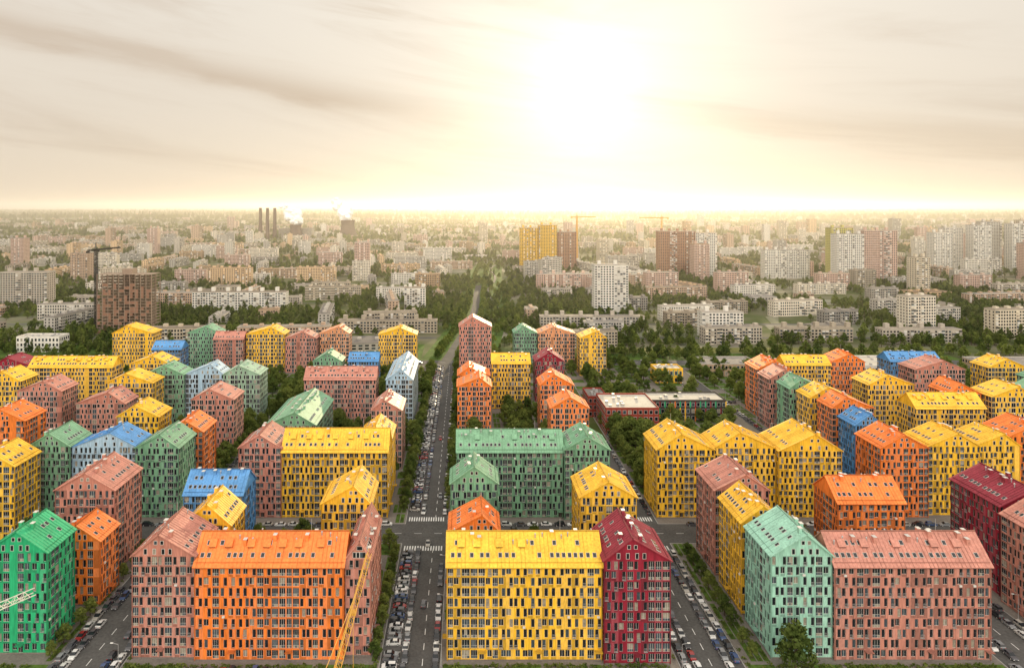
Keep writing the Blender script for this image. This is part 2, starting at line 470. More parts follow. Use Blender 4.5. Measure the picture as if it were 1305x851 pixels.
def sheet(name, rects, z, mat):
    m = MB()
    for x0, x1, y0, y1 in rects: m.face([(x0, y0, z), (x1, y0, z), (x1, y1, z), (x0, y1, z)])
    return m.obj(name, [mat])
VST = [(-117, -97), (-24, -7), (61, 79), (153, 173)]
sheet('asphalt_road', [(-420, 420, 263, 279), (-420, 420, 558, 574), (-420, 420, 150, 184)]
      + [(a, b2, 184, 263) for a, b2 in VST]
      + [(-117, -97, 279, 470), (-24, -7, 279, 558), (61, 79, 279, 378), (158, 173, 279, 558), (-420, -24, 472, 480)], .02, M_ASPH)
def avx(y): return -15 + (y - 574) * .05 + 14 * math.sin((y - 574) / 190) + max(0, y - 1000) * .06
av = MB(); al = MB(); ap = MB()
yy = 574
while yy < 1500:
    y2 = yy + 30; xa, xb = avx(yy), avx(y2)
    w = 4.5
    if yy < 1100: av.face([(xa - w, yy, .02), (xa + w, yy, .02), (xb + w, y2, .02), (xb - w, y2, .02)])
    al.face([(xa - 22, yy, .012), (xa + 40, yy, .012), (xb + 40, y2, .012), (xb - 22, y2, .012)])
    ap.face([(xa + 20 + 6 * math.sin(yy / 60), yy, .016), (xa + 24 + 6 * math.sin(yy / 60), yy, .016), (xb + 24 + 6 * math.sin(y2 / 60), y2, .016), (xb + 20 + 6 * math.sin(y2 / 60), y2, .016)])
    yy = y2
av.obj('avenue_road', [M_ASPH]); al.obj('avenue_lawn', [M_GRASS]); ap.obj('park_path', [M_PAVE])
# city side streets between the panel blocks
cs = []
for yy in (668, 745, 905, 1055, 1240, 1480, 1750, 2100):
    cs.append((-.8 * yy, avx(yy) - 24, yy, yy + 7)); cs.append((avx(yy) + 44, .95 * yy, yy, yy + 7))
sheet('city_street', cs, .006, M_ASPH)
mk = MB()
y = 186
while y < 556:
    if not 260 < y < 282: mk.face([(-12.1, y, .026), (-11.9, y, .026), (-11.9, y + 3, .026), (-12.1, y + 3, .026)])
    y += 7
for xs in (70, 162.5, -107):
    y = 186
    while y < 376:
        if not 260 < y < 282: mk.face([(xs - .1, y, .026), (xs + .1, y, .026), (xs + .1, y + 3, .026), (xs - .1, y + 3, .026)])
        y += 7
for (a, b2) in VST:
    for yy in (257.5, 281.5):
        x = a + 1
        while x < b2 - 1:
            mk.face([(x, yy, .026), (x + .5, yy, .026), (x + .5, yy + 3.5, .026), (x, yy + 3.5, .026)]); x += 1.0
x = -300
while x < 380:
    mk.face([(x, 270.9, .026), (x + 3, 270.9, .026), (x + 3, 271.1, .026), (x, 271.1, .026)])
    mk.face([(x, 565.9, .026), (x + 4, 565.9, .026), (x + 4, 566.2, .026), (x, 566.2, .026)]); x += 8
y = 188
while y < 255:
    mk.face([(-23.6, y, .026), (-18.6, y, .026), (-18.6, y + .12, .026), (-23.6, y + .12, .026)])
    y += 2.75
mk.obj('road_markings', [M_MARK])

blocks = [(-300, -117, 184, 263), (-97, -24, 184, 263), (-7, 61, 184, 263), (79, 153, 184, 263), (173, 340, 184, 263),
          (-300, -117, 279, 470), (-97, -24, 279, 470), (-7, 61, 279, 556), (79, 158, 279, 480), (173, 380, 279, 556),
          (-300, -24, 480, 556), (79, 158, 482, 556)]
pv = MB(); kb = MB(); lw = MB(); hd = MB(); TREEPTS = []; PARK = []
def clear(x0, x1, y0, y1, m=1.5):
    for a in RECTS:
        if x0 < a[1] + m and x1 > a[0] - m and y0 < a[3] + m and y1 > a[2] - m: return False
    return True
def bush(mb, x, y, z, r, rr):
    for i in range(int(14 * max(1, r))):
        a = rr.uniform(0, 6.28); e = rr.uniform(0, 1.4); d = r * rr.uniform(.5, 1)
        c = Vector((x + d * math.cos(a) * math.cos(e), y + d * math.sin(a) * math.cos(e), z + d * math.sin(e) * .9))
        t = Vector((rr.gauss(0, 1), rr.gauss(0, 1), rr.gauss(0, 1))).normalized(); s = t.orthogonal().normalized() * r * .35; t = t.cross(s).normalized() * r * .35
        mb.face([tuple(c - s), tuple(c - t), tuple(c + s), tuple(c + t)])
for (x0, x1, y0, y1) in blocks:
    kb.box(x0, x1, y0, y1, 0, .12, 0, False)
    pv.face([(x0 + .25, y0 + .25, .124), (x1 - .25, y0 + .25, .124), (x1 - .25, y1 - .25, .124), (x0 + .25, y1 - .25, .124)])
    nx = max(1, int((x1 - x0) / 9)); ny = max(1, int((y1 - y0) / 9))
    dx = (x1 - x0) / nx; dy = (y1 - y0) / ny
    for i in range(nx):
        for j in range(ny):
            a0 = x0 + i * dx + .9; a1 = a0 + dx - 1.6; b0 = y0 + j * dy + .9; b1 = b0 + dy - 1.4
            if clear(a0, a1, b0, b1, .6):
                t = R.random()
                if t < .68:
                    lw.face([(a0, b0, .128), (a1, b0, .128), (a1, b1, .128), (a0, b1, .128)])
                    if y0 > 270:
                        for _ in range(R.choice((0, 1, 2, 2))): TREEPTS.append((R.uniform(a0, a1), R.uniform(b0, b1), R.uniform(.6, 1.1)))
                    elif R.random() < .85 and b0 > 212: TREEPTS.append((R.uniform(a0, a1), R.uniform(b0, b1), R.uniform(.5, .95)))
                    for _ in range(R.randint(1, 4)):
                        bush(hd, R.uniform(a0, a1), R.uniform(b0, b1), .13, R.uniform(.5, 1.1), R)
                elif t < .90: PARK.append((a0, a1, b0, b1))
            else:
                for s in range(4):
                    c0 = a0 + s * (a1 - a0) / 4; c1 = c0 + (a1 - a0) / 4 - .3
                    if clear(c0, c1, b0, b1, .5) and R.random() < .75:
                        lw.face([(c0, b0, .128), (c1, b0, .128), (c1, b1, .128), (c0, b1, .128)])
                        bush(hd, (c0 + c1) / 2, R.uniform(b0, b1), .13, .6, R)
kb.obj('kerb', [M_KERB]); pv.obj('pavement', [M_PAVE])
for (x0, x1) in ((-95, -28), (-4, 58), (88, 150), (-139, -121)):
    x = x0
    while x < x1:
        if R.random() < .85: bush(hd, x, 192.2 + R.uniform(-.4, .4), .13, R.uniform(.6, 1.2), R)
        x += 1.0
for xx in (-26.2, -25.2, 60, 80.2, 86.5, -96, -118.4):
    y = 188
    while y < 260:
        if R.random() < .6: bush(hd, xx, y, .13, R.uniform(.5, 1.0), R)
        y += 1.3
lw.obj('lawn', [M_GRASS]); hd.obj('hedge_shrubs', [M_LEAF])
sheet('park_lawn', [(-420, -37, 575, 640), (26, 420, 575, 600)], .008, M_GRASS)
sheet('dry_field', [(80, 420, 602, 625)], .008, M_DRY)
sheet('sports_field', [(112, 152, 440, 478)], .14, paint('clay_court', (.20, .12, .08), .9, .2))

# ------------------------------------------------------------ school, kindergarten etc.
def low_building(name, x0, x1, y0, y1, H, wm, rm, stripes=None):
    RECTS.append((x0, x1, y0, y1))
    e = empty(name, ((x0 + x1) / 2, (y0 + y1) / 2, 0)); hx = (x1 - x0) / 2; hy = (y1 - y0) / 2
    W = MB(); G = MB(); T = MB(); mats = [wm] + (stripes or [])
    W.box(-hx, hx, -hy, hy, 0, H, 0)
    T.box(-hx + .4, hx - .4, -hy + .4, hy - .4, H + .004, H + .1, 0)
    for (a, b_, c, d) in ((-hx, hx, -hy, -hy + .35), (-hx, hx, hy - .35, hy), (-hx, -hx + .35, -hy + .36, hy - .36), (hx - .35, hx, -hy + .36, hy - .36)):
        T.box(a, b_, c, d, H + .004, H + .9, 1)
    for _ in range(9):
        x = R.uniform(-hx + 2, hx - 3); y = R.uniform(-hy + 2, hy - 3); T.box(x, x + 1.5, y, y + 1.2, H + .101, H + 1.3, 2)
    nf = max(1, int(H / 3.4)); fh = H / nf
    for f in range(nf):
        z = f * fh + .9; zt = z + fh * .58
        n = int(2 * hx / 3)
        for i in range(n):
            a = -hx + (i + .18) * 2 * hx / n; b_ = a + 1.9
            G.box(a, b_, -hy - .05, -hy - .003, z, zt, 0); G.box(a + .12, b_ - .12, -hy - .08, -hy - .052, z + .12, zt - .12, gpick(R))
            if stripes and R.random() < .8:
                W.box(b_ + .05, b_ + .75, -hy - .09, -hy - .003, f * fh + .1, (f + 1) * fh - .1, R.randint(1, len(stripes)))
        n = int(2 * hy / 3)
        for i in range(n):
            a = -hy + (i + .2) * 2 * hy / n; b_ = a + 1.9
            for s in (-1, 1):
                xa, xb = sorted((s * (hx + .05), s * (hx + .003)))
                G.box(xa, xb, a, b_, z, zt, 0)
                xa, xb = sorted((s * (hx + .08), s * (hx + .052)))
                G.box(xa, xb, a + .12, b_ - .12, z + .12, zt - .12, gpick(R))
    W.obj('walls', mats, e); G.obj('windows', GM, e); T.obj('roof', [rm, wm, M_STEEL], e)
    return e
M_DRED = paint('school_red', (.28, .045, .03)); M_BLK = paint('black_cladding', (.05, .045, .04))
low_building('red_school', 80, 110, 386, 416, 15, M_DRED, M_BITL)
low_building('red_school', 76, 88, 420, 440, 12, M_DRED, M_BITUM)
low_building('kindergarten', 112, 158, 412, 430, 12, M_BLK, M_BITL, [WALLM['yellow'][0], WALLM['emerald'][0], WALLM['orange'][0], WALLM['crimson'][0]])
low_building('yellow_pavilion', 140, 160, 500, 514, 10, WALLM['yellow'][0], M_BITL, [M_FRAME, WALLM['green'][0]])
low_building('shopping_centre', 256, 322, 496, 530, 13, M_WHITE, M_BITL, [WALLM['orange'][0], M_FRAME])
low_building('warehouse', 390, 470, 505, 535, 11, M_CONC, M_BITUM, [WALLM['crimson'][0]])
low_building('depot', 180, 225, 520, 545, 9, M_CONC, M_BITUM)
low_building('white_office', -398, -360, 606, 622, 13, M_WHITE, M_BITL)

# ------------------------------------------------------------ city blocks
BM = [M_CONCL, M_CONC, M_BITUM, M_G1, M_G2, M_FRAME]
def block_mesh(name, w, d, nf, wall_i, mats=BM, balc=True, bay=3.0, seed=1, roofh=1.6):
    r = random.Random(seed); m = MB(); H = nf * 2.9 + 1.2; hx = w / 2; hy = d / 2
    m.box(-hx, hx, -hy, hy, 0, H, wall_i)
    m.box(-hx - .2, hx + .2, -hy - .2, hy + .2, H + .01, H + .7, 1)
    m.box(-hx + .2, hx - .2, -hy + .2, hy - .2, H + .71, H + .8, 2)
    k = -hx + 5
    while k < hx - 4:
        m.box(k, k + 4, -2, 2, H + .81, H + .8 + roofh + r.random(), wall_i); k += r.uniform(13, 20)
    nb = int(w / bay); bw = w / nb
    kinds = [r.choice('wwb') for _ in range(nb)]
    for f in range(nf):
        z = 1.4 + f * 2.9
        for i in range(nb):
            a = -hx + i * bw
            for s in (-1, 1):
                yy = s * (hy + .05)
                x0, x1 = a + bw * .2, a + bw * .8
                if kinds[i] == 'b' and balc:
                    ya, yb = sorted((s * (hy + .005), s * (hy + 1.0)))
                    m.box(x0 - .3, x1 + .3, ya, yb, z - .5, z + .6, r.choice((0, 1, 5)))
                    if r.random() < .6: m.box(x0 - .25, x1 + .25, ya, yb - .05 if s > 0 else yb, z + .61, z + 1.9, r.choice((3, 4, 5)))
                else:
                    p = [(x0, yy, z), (x1, yy, z), (x1, yy, z + 1.6), (x0, yy, z + 1.6)]
                    if s > 0: p.reverse()
                    m.face(p, r.choice((3, 3, 3, 4)))
        nn = max(1, int(d / 4))
        for i in range(nn):
            a = -hy + (i + .3) * d / nn
            for s in (-1, 1):
                xx = s * (hx + .05); p = [(xx, a, z), (xx, a + 1.5, z), (xx, a + 1.5, z + 1.5), (xx, a, z + 1.5)]
                if s < 0: p.reverse()
                m.face(p, 3)
    return m.mesh(name, mats)
M_PINKB = paint('pinkish_panel', (.54, .38, .31)); M_OCHRE = paint('ochre_panel', (.70, .43, .06)); M_TAN = paint('tan_brick', (.46, .33, .24))
M_BRN = paint('brown_panel', (.36, .20, .13))
def bm_with(first): return [first] + BM[1:]
TPL5 = [block_mesh('panel_block_mesh', 84, 12, 5, 0, seed=1), block_mesh('panel_block_mesh', 62, 12, 5, 1, seed=2),
        block_mesh('panel_block_mesh', 96, 12, 5, 0, bm_with(M_TAN), seed=3), block_mesh('panel_block_mesh', 46, 13, 4, 1, seed=13), block_mesh('panel_block_mesh', 70, 12, 5, 0, seed=14)]
TPL9 = [block_mesh('slab_block_mesh', 74, 13, 9, 0, seed=4), block_mesh('slab_block_mesh', 56, 13, 9, 0, bm_with(M_PINKB), seed=5), block_mesh('slab_block_mesh', 42, 14, 9, 1, seed=6), block_mesh('slab_block_mesh', 34, 16, 12, 0, seed=16)]
TPLT = [block_mesh('tower_mesh', 26, 18, 16, 0, seed=7, roofh=4), block_mesh('tower_mesh', 30, 20, 22, 0, bm_with(M_PINKB), seed=8, roofh=5),
        block_mesh('tower_mesh', 24, 20, 25, 0, seed=9, roofh=5), block_mesh('tower_mesh', 34, 18, 18, 0, bm_with(M_TAN), seed=10, roofh=3)]
LOWT = [block_mesh('workshop_mesh', 40, 26, 2, 1, balc=False, bay=5, seed=30), block_mesh('workshop_mesh', 64, 34, 2, 0, balc=False, bay=6, seed=31), block_mesh('house_block_mesh', 24, 14, 3, 0, bm_with(M_TAN), seed=32)]
def put(name, me, x, y, rot=0, sc=(1, 1, 1)):
    o = bpy.data.objects.new(name, me); COL.objects.link(o); o.location = (x, y, 0); o.rotation_euler = (0, 0, rot); o.scale = sc
    d = max(abs(v.co.x) for v in me.vertices[:8]); e = max(abs(v.co.y) for v in me.vertices[:8])
    c, s = abs(math.cos(rot)), abs(math.sin(rot))
    RECTS.append((x - (d * c + e * s) * sc[0], x + (d * c + e * s) * sc[0], y - (d * s + e * c) * sc[1], y + (d * s + e * c) * sc[1]))
    return o
def tower(name, x0, x1, y, H, mat, d=18, seed=0):
    me = block_mesh(name + '_mesh', x1 - x0, d, max(3, int((H - 1.2) / 2.9)), 0, bm_with(mat), True, 3.2, seed + int(x0), 4)
    return put(name, me, (x0 + x1) / 2, y + d / 2)
tower('white_tower_block', 154, 194, 808, 62, M_WHITE)
tower('ochre_tower_block', 111, 147, 1363, 86, M_OCHRE, 20)
tower('ochre_tower_block', 148, 184, 1360, 92, M_OCHRE, 20)
tower('brown_tower_block', 186, 224, 1366, 78, M_BRN, 20)
tower('brown_tower_block', 358, 425, 1257, 84, M_BRN, 20)
tower('white_tower_block', 427, 467, 1262, 80, M_WHITE, 20)
tower('pink_tower_block', 617, 662, 1131, 84, M_WHITE, 20)
tower('pink_tower_block', 664, 719, 1134, 90, M_PINKB, 20)
tower('green_top_tower_block', 634, 672, 1180, 93, paint('olive_panel', (.50, .46, .16)), 20)
for i, (a, h) in enumerate(((925, 78), (965, 88), (1003, 92), (1042, 98), (1080, 96), (1120, 100), (1160, 88))):
    tower('cream_tower_block', a, a + 36, 1345 + (i % 2) * 25, h, (M_WHITE, M_CONCL)[i % 2], 22, i)
tower('white_slab_block', 535, 615, 1216, 52, M_WHITE)
tower('grey_slab_block', -592, -532, 870, 45, M_CONC)
tower('white_slab_block', -332, -218, 832, 27, M_WHITE, 14)
tower('white_slab_block', -75, -49, 850, 30, M_WHITE, 14)
tower('white_slab_block', 234, 275, 673, 27, M_WHITE, 14)
tower('grey_slab_block', -129, -28, 694, 15, M_CONC, 12)
tower('pink_slab_block', 108, 190, 1020, 28, M_PINKB, 14)
tower('grey_slab_block', 300, 370, 650, 15, M_CONC, 12)
tower('grey_slab_block', 395, 470, 645, 15, M_CONC, 12)
tower('grey_slab_block', 80, 190, 720, 15, M_CONC, 12)

uf = MB()
ux0, ux1, uy0, uy1 = -28, 28, -10, 10
for f in range(20):
    z = f * 3.0
    uf.box(ux0, ux1, uy0, uy1, z + 2.7, z + 3.0, 0)
    nx = 10
    for i in range(nx + 1):
        x = ux0 + .3 + i * (ux1 - ux0 - .6) / nx
        for y in (uy0 + .3, 0, uy1 - .3):
            uf.box(x - .3, x + .3, y - .3, y + .3, z, z + 2.695, 0, False)
        if i < nx and f < 17 and R.random() < .6:
            x2 = ux0 + .3 + (i + 1) * (ux1 - ux0 - .6) / nx
            uf.box(x + .32, x2 - (.32 if R.random() < .3 else 2.6), uy0 + .12, uy0 + .4, z + .01, z + 2.6, 1, False)
    uf.box(-4, 4, -3, 6, z + .01, z + 2.6, 0, False)
uf.box(-5, 5, -4, 7, 60.01, 65, 0)
o = uf.obj('unfinished_tower', [paint('raw_concrete', (.27, .20, .15)), M_BRICK], loc=(-346, 704, 0)); RECTS.append((-376, -316, 692, 716))

# ------------------------------------------------------------ tower cranes
def crane(name, loc, ang, H, jib, mat, mastw=1.0, r=.12):
    e = empty(name, loc); e.rotation_euler = (0, 0, ang)
    M = MB(); w = mastw
    for sx in (-w, w):
        for sy in (-w, w): M.beam((sx, sy, 0), (sx, sy, H + 3), r)
    z = 0; k = 0
    while z < H:
        for p, q in (((-w, -w), (w, -w)), ((w, -w), (w, w)), ((w, w), (-w, w)), ((-w, w), (-w, -w))):
            if k % 2: p, q = q, p
            M.beam((*p, z), (*q, z + 2.5), r * .6)
            M.beam((*p, z), (*q, z), r * .5)
        z += 2.5; k += 1
    M.box(-2.2, 2.2, -2.2, 2.2, 0, .8, 0)
    M.obj('mast', [mat], e)
    J = MB(); jw = .6
    for a, b_ in ((0, jib), (0, -14)):
        s = 1 if b_ > 0 else -1
        J.beam((a, -jw, H), (b_, -jw, H), r); J.beam((a, jw, H), (b_, jw, H), r); J.beam((a, 0, H + 1.2), (b_, 0, H + 1.2), r)
        n = int(abs(b_) / 1.6)
        for i in range(n):
            x0 = a + s * i * 1.6; x1 = x0 + s * 1.6; xm = (x0 + x1) / 2
            for y in (-jw, jw): J.beam((x0, y, H), (xm, 0, H + 1.2), r * .5); J.beam((xm, 0, H + 1.2), (x1, y, H), r * .5)
            J.beam((x0, -jw, H), (x1, jw, H), r * .5)
    J.beam((0, 0, H), (0, 0, H + 8), .3)
    J.beam((0, 0, H + 8), (jib * .7, 0, H + 1.2), .05); J.beam((0, 0, H + 8), (-13, 0, H + 1.2), .05)
    J.box(-14, -11, -1, 1, H - 2, H - .2, 0); J.box(.8, 2.4, -2.4, -.9, H - 1.9, H + .2, 0)
    J.box(jib * .6, jib * .6 + 1.5, -.6, .6, H - .6, H - .15, 0); J.beam((jib * .6 + .7, 0, H - .6), (jib * .6 + .7, 0, H - 20), .04)
    J.obj('jib', [mat], e)
crane('yellow_tower_crane', (-22, 100, 0), math.pi / 2, 50, 57, M_CRANEY, r=.06)
crane('white_tower_crane', (-116, 102, 0), math.atan2(39, 27.4), 50, 47.5, M_CRANEW, r=.07)
crane('tower_crane', (-379, 702, 0), 1.45, 84, 40, M_BLK, 1.2, .22)
crane('tower_crane', (250, 1520, 0), .2, 104, 45, M_CRANEY, 1.3, .35)
crane('tower_crane', (410, 1420, 0), 2.9, 104, 45, M_CRANEY, 1.3, .35)

# ------------------------------------------------------------ power plant
M_CHIM = paint('smokestack', (.10, .07, .065), .9)
for x in (-786, -759, -731):
    c = MB(); c.cyl((0, 0), 8, 5.5, 0, 120, 20, 0); c.cyl((0, 0), 6, 6, 118, 121, 20, 0); c.obj('smokestack', [M_CHIM], loc=(x, 2630, 0))
def cooling(x, y, s):
    m = MB(); n = 28; prof = [(1, 0), (.82, .25), (.68, .5), (.62, .72), (.64, .88), (.67, 1)]
    for (r0, h0), (r1, h1) in zip(prof, prof[1:]): m.cyl((0, 0), r0 * s, r1 * s, h0 * s * 1.7, h1 * s * 1.7, n, 0, False)
    m.obj('cooling_tower', [M_CHIM], loc=(x, y, 0))
cooling(-470, 2750, 42); cooling(-655, 2650, 33)
M_STEAM = paint('steam', (.95, .95, .95), 1, .01)
def steam(x, y, z, s):
    m = MB(); r = random.Random(int(x))
    for i in range(60):
        t = i / 60; c = Vector((-t * t * 45 * s + r.gauss(0, 7) * s, r.gauss(0, 6), t * 62 * s + r.gauss(0, 6) * s)); rad = (6 + 10 * math.sin(math.pi * min(1, t * 1.05))) * s * r.uniform(.35, 1.1)
        rings = []
        for a in range(7):
            th = math.pi * a / 6; rings.append([tuple(c + Vector((rad * math.sin(th) * math.cos(p * .6283), rad * math.sin(th) * math.sin(p * .6283), rad * math.cos(th))) * r.uniform(.85, 1.12)) for p in range(10)])
        for a in range(6):
            for p in range(10): m.face([rings[a][p], rings[a + 1][p], rings[a + 1][(p + 1) % 10], rings[a][(p + 1) % 10]])
    o = m.obj('steam_cloud', [M_STEAM], loc=(x, y, z))
steam(-470, 2750, 74, 1.2); steam(-655, 2650, 60, 1.15)
low_building('power_station_hall', -730, -600, 2680, 2730, 40, M_CONC, M_BITUM)

# ------------------------------------------------------------ scattered city
def near_avenue(x, y):
    if y > 1500: return False
    return -45 < x - avx(y) < 65
y = 640
while y < 9000:
    stepy = 50 if y < 1300 else (68 if y < 2400 else (130 if y < 4200 else 290))
    stepx = 84 if y < 2400 else (130 if y < 4200 else 280)
    x = -.74 * y + R.uniform(0, 60)
    while x < .90 * y:
        px = x + R.uniform(-22, 22); py = y + R.uniform(-20, 20)
        dense = math.sin(px * .003 + 1.3) * math.sin(py * .0021 + px * .001)
        if not near_avenue(px, py) and R.random() < .80 + .22 * dense:
            t = R.random()
            right = px > .1 * py
            if R.random() < .24: ch = LOWT
            elif y < 1000: ch = TPL5 if t < .86 else TPL9
            elif t < (.42 if right else .66): ch = TPL5
            elif t < (.78 if right else .94): ch = TPL9
            else: ch = TPLT
            if y>3000 and ch is TPLT and t<.97: ch = TPL9
            me = R.choice(ch)
            rot = R.choice((0, 0, 0, math.pi / 2, math.pi / 2 if y > 1100 else 0)) + R.gauss(0, .05) + .18 * math.sin(px * .002 + py * .001)
            hw = (26 if ch is LOWT else 43) if abs(math.sin(rot)) < .5 else 13; hh = 13 if hw > 20 else 43
            if clear(px - hw, px + hw, py - hh, py + hh, 2):
                sc = (.9, 1, R.uniform(.9, 1.15)) if y < 2400 else (1.2, 1.5, R.uniform(.7, 1.1))
                put('panel_apartment_block' if ch in (TPL5, TPL9) else ('residential_tower' if ch is TPLT else 'low_city_building'), me, px, py, rot, sc)
        x += stepx * R.uniform(.75, 1.3)
    y += stepy

# ------------------------------------------------------------ trees
def tree_mesh(name, n_leaf, lsz, seed, h=12.0, wide=4.2, mat=M_LEAF):
    r = random.Random(seed); m = MB()
    pts = [(Vector((0, 0, 0)), .32), (Vector((.15, .1, h * .3)), .24), (Vector((.0, .2, h * .6)), .14), (Vector((0.1, 0, h * .85)), .05)]
    def limb(p, q, r0, r1):
        d = (q - p).normalized(); a = d.orthogonal().normalized(); b_ = d.cross(a); i = len(m.v)
        for c, rr in ((p, r0), (q, r1)):
            for k in range(6):
                t = k * math.pi / 3; m.v.append(tuple(c + a * math.cos(t) * rr + b_ * math.sin(t) * rr))
        for k in range(6): m.f.append((i + k, i + (k + 1) % 6, i + 6 + (k + 1) % 6, i + 6 + k)); m.m.append(1)
    for (p, r0), (q, r1) in zip(pts, pts[1:]): limb(p, q, r0, r1)
    clumps = []
    for i in range(13):
        a = i * 2.4 + r.uniform(-.4, .4); z = h * (.30 + .58 * i / 13) + r.uniform(-.5, .5)
        rad = wide * (.75 * math.sin(math.pi * min(1, .25 + .7 * i / 13))) * r.uniform(.6, 1.1)
        c = Vector((rad * math.cos(a), rad * math.sin(a), z)); clumps.append((c, r.uniform(1.2, 2.2) * wide / 4.2))
        limb(Vector((0, .1, z * .72)), c, .10, .03)
    clumps.append((Vector((0, 0, h * .92)), 1.4))
    for i in range(n_leaf):
        c, cr_ = r.choice(clumps)
        d = Vector((r.gauss(0, 1), r.gauss(0, 1), r.gauss(0, .8))).normalized() * cr_ * r.uniform(.55, 1.08)
        p = c + d; nrm = (d + Vector((r.gauss(0, .6), r.gauss(0, .6), r.gauss(0, .6)))).normalized()
        s = nrm.orthogonal().normalized(); s.rotate(Matrix.Rotation(r.uniform(0, 6.28), 3, nrm)); t = nrm.cross(s)
        s = s * lsz * r.uniform(.6, 1.2); t = t * lsz * r.uniform(.5, 1)
        m.face([tuple(p - s), tuple(p - t), tuple(p + s), tuple(p + t)], 0)
    return m.mesh(name, [mat, M_BARK])
TN = [tree_mesh('broadleaf_tree_mesh', 1500, .42, i, 12, 4.2) for i in range(3)]
TF = [tree_mesh('far_tree_mesh', 230, .95, 20, 12, 4.8), tree_mesh('far_tree_mesh', 230, .95, 21, 13, 4.4, M_LEAF2), tree_mesh('far_poplar_mesh', 200, .8, 22, 19, 2.3, M_LEAF2)]
def put_tree(x, y, s, z=.1):
    o = bpy.data.objects.new('broadleaf_tree', R.choice(TN)); COL.objects.link(o); o.location = (x, y, z)
    o.rotation_euler = (0, 0, R.uniform(0, 6.28)); o.scale = (s * R.uniform(.85, 1.15), s * R.uniform(.85, 1.15), s)
put_tree(92, 189.5, 1.2)
for x, y, s in TREEPTS:
    put_tree(x, y, s)
for _ in range(45):
    x = R.uniform(81, 120); y = R.uniform(308, 384)
    if clear(x - 2, x + 2, y - 2, y + 2): put_tree(x, y, R.uniform(.8, 1.35))
for _ in range(60):
    x = R.uniform(-118, -50); y = R.uniform(418, 470)
    if clear(x - 2, x + 2, y - 2, y + 2): put_tree(x, y, R.uniform(.8, 1.4))
for _ in range(20):
    x = R.uniform(81, 157); y = R.uniform(430, 540)
    if clear(x - 2, x + 2, y - 2, y + 2): put_tree(x, y, R.uniform(.7, 1.0))
y = 196
while y < 550:
    for xx in (-25.6, -5.9, 82.5, -118.8):
        if 258 < y < 284 or (y > 380 and xx > 60): continue
        if clear(xx - .4, xx + .4, y - 1, y + 1, .2) and (xx != -5.9 or y > 284): put_tree(xx, y, R.uniform(.4, .6) if y < 262 else R.uniform(.5, .85))
    y += R.uniform(5.5, 9)

def instancer(name, child_mesh, pts):
    m = MB()
    for (x, y, s, a) in pts:
        c, d = math.cos(a) * s / 2, math.sin(a) * s / 2
        m.face([(x - c, y - d, 0), (x + d, y - c, 0), (x + c, y + d, 0), (x - d, y + c, 0)])
    o = m.obj(name, [M_GRASS]); o.instance_type = 'FACES'; o.use_instance_faces_scale = True
    o.instance_faces_scale = 1.41421; o.show_instancer_for_render = False
    ch = bpy.data.objects.new('tree_crowns', child_mesh); COL.objects.link(ch); ch.parent = o
def free_pt(x, y, grid={}):
    if not grid:
        for a in RECTS:
            for i in range(int(a[0] // 100) - 1, int(a[1] // 100) + 2):
                for j in range(int(a[2] // 100) - 1, int(a[3] // 100) + 2): grid.setdefault((i, j), []).append(a)
    for a in grid.get((int(x // 100), int(y // 100)), ()):
        if a[0] - 2.5 < x < a[1] + 2.5 and a[2] - 2.5 < y < a[3] + 2.5: return False
    return True
def scatter(n, y0, y1, s0, s1, pw=1.0):
    out = []; tries = 0
    while len(out) < n and tries < n * 6:
        tries += 1
        y = y0 + (y1 - y0) * (R.random() ** pw); x = R.uniform(-.74 * y, .90 * y)
        dn = math.sin(x * .011 + 2 * math.sin(y * .006)) * math.sin(y * .013 + 1.5 * math.sin(x * .004))
        if dn < R.uniform(-.7, .35): continue
        if y < 1100 and abs(x - avx(y)) < 7.5: continue
        if y < 1500 and 8 < x - avx(y) < 36 and R.random() < .5: continue
        if 556 < y < 577 or (601 < y < 626 and x > 78): continue
        if y < 4000 and not free_pt(x, y): continue
        if any(q - 1 < y < q + 8 for q in (668, 745, 905, 1055, 1240, 1480, 1750, 2100)): continue
        out.append((x, y, R.uniform(s0, s1), R.uniform(0, 6.28)))
    return out
for i in range(3):
    k = (1.2, 1, .35)[i]
    instancer('tree_belt', TF[i], scatter(int(2000 * k), 578, 1100, .5, 1.0))
    instancer('tree_belt', TF[i], scatter(int(2700 * k), 1100, 2400, .6, 1.15))
    instancer('distant_woodland', TF[i], scatter(int(3600 * k), 2400, 6000, 1.0, 1.8))
    instancer('distant_woodland', TF[i], scatter(int(4500 * k), 6000, 16000, 2.2, 4.0))
pts = []
for _ in range(700):
    s = R.choice((-1, 1)); x = R.uniform(300, 460) * s; y = R.uniform(285, 550)
    if free_pt(x, y): pts.append((x, y, R.uniform(.6, 1.1), R.uniform(0, 6.28)))
instancer('tree_belt', TF[0], pts)
pts = []
for side in (-1, 1):      # tree rows lining the avenue
    yy = 580
    while yy < 1500:
        pts.append((avx(yy) + side * (9 if side < 0 else 10) + R.uniform(-1, 1), yy, R.uniform(.6, .9), R.uniform(0, 6.28)))
        yy += R.uniform(7, 12)
instancer('avenue_trees', TF[0], pts)

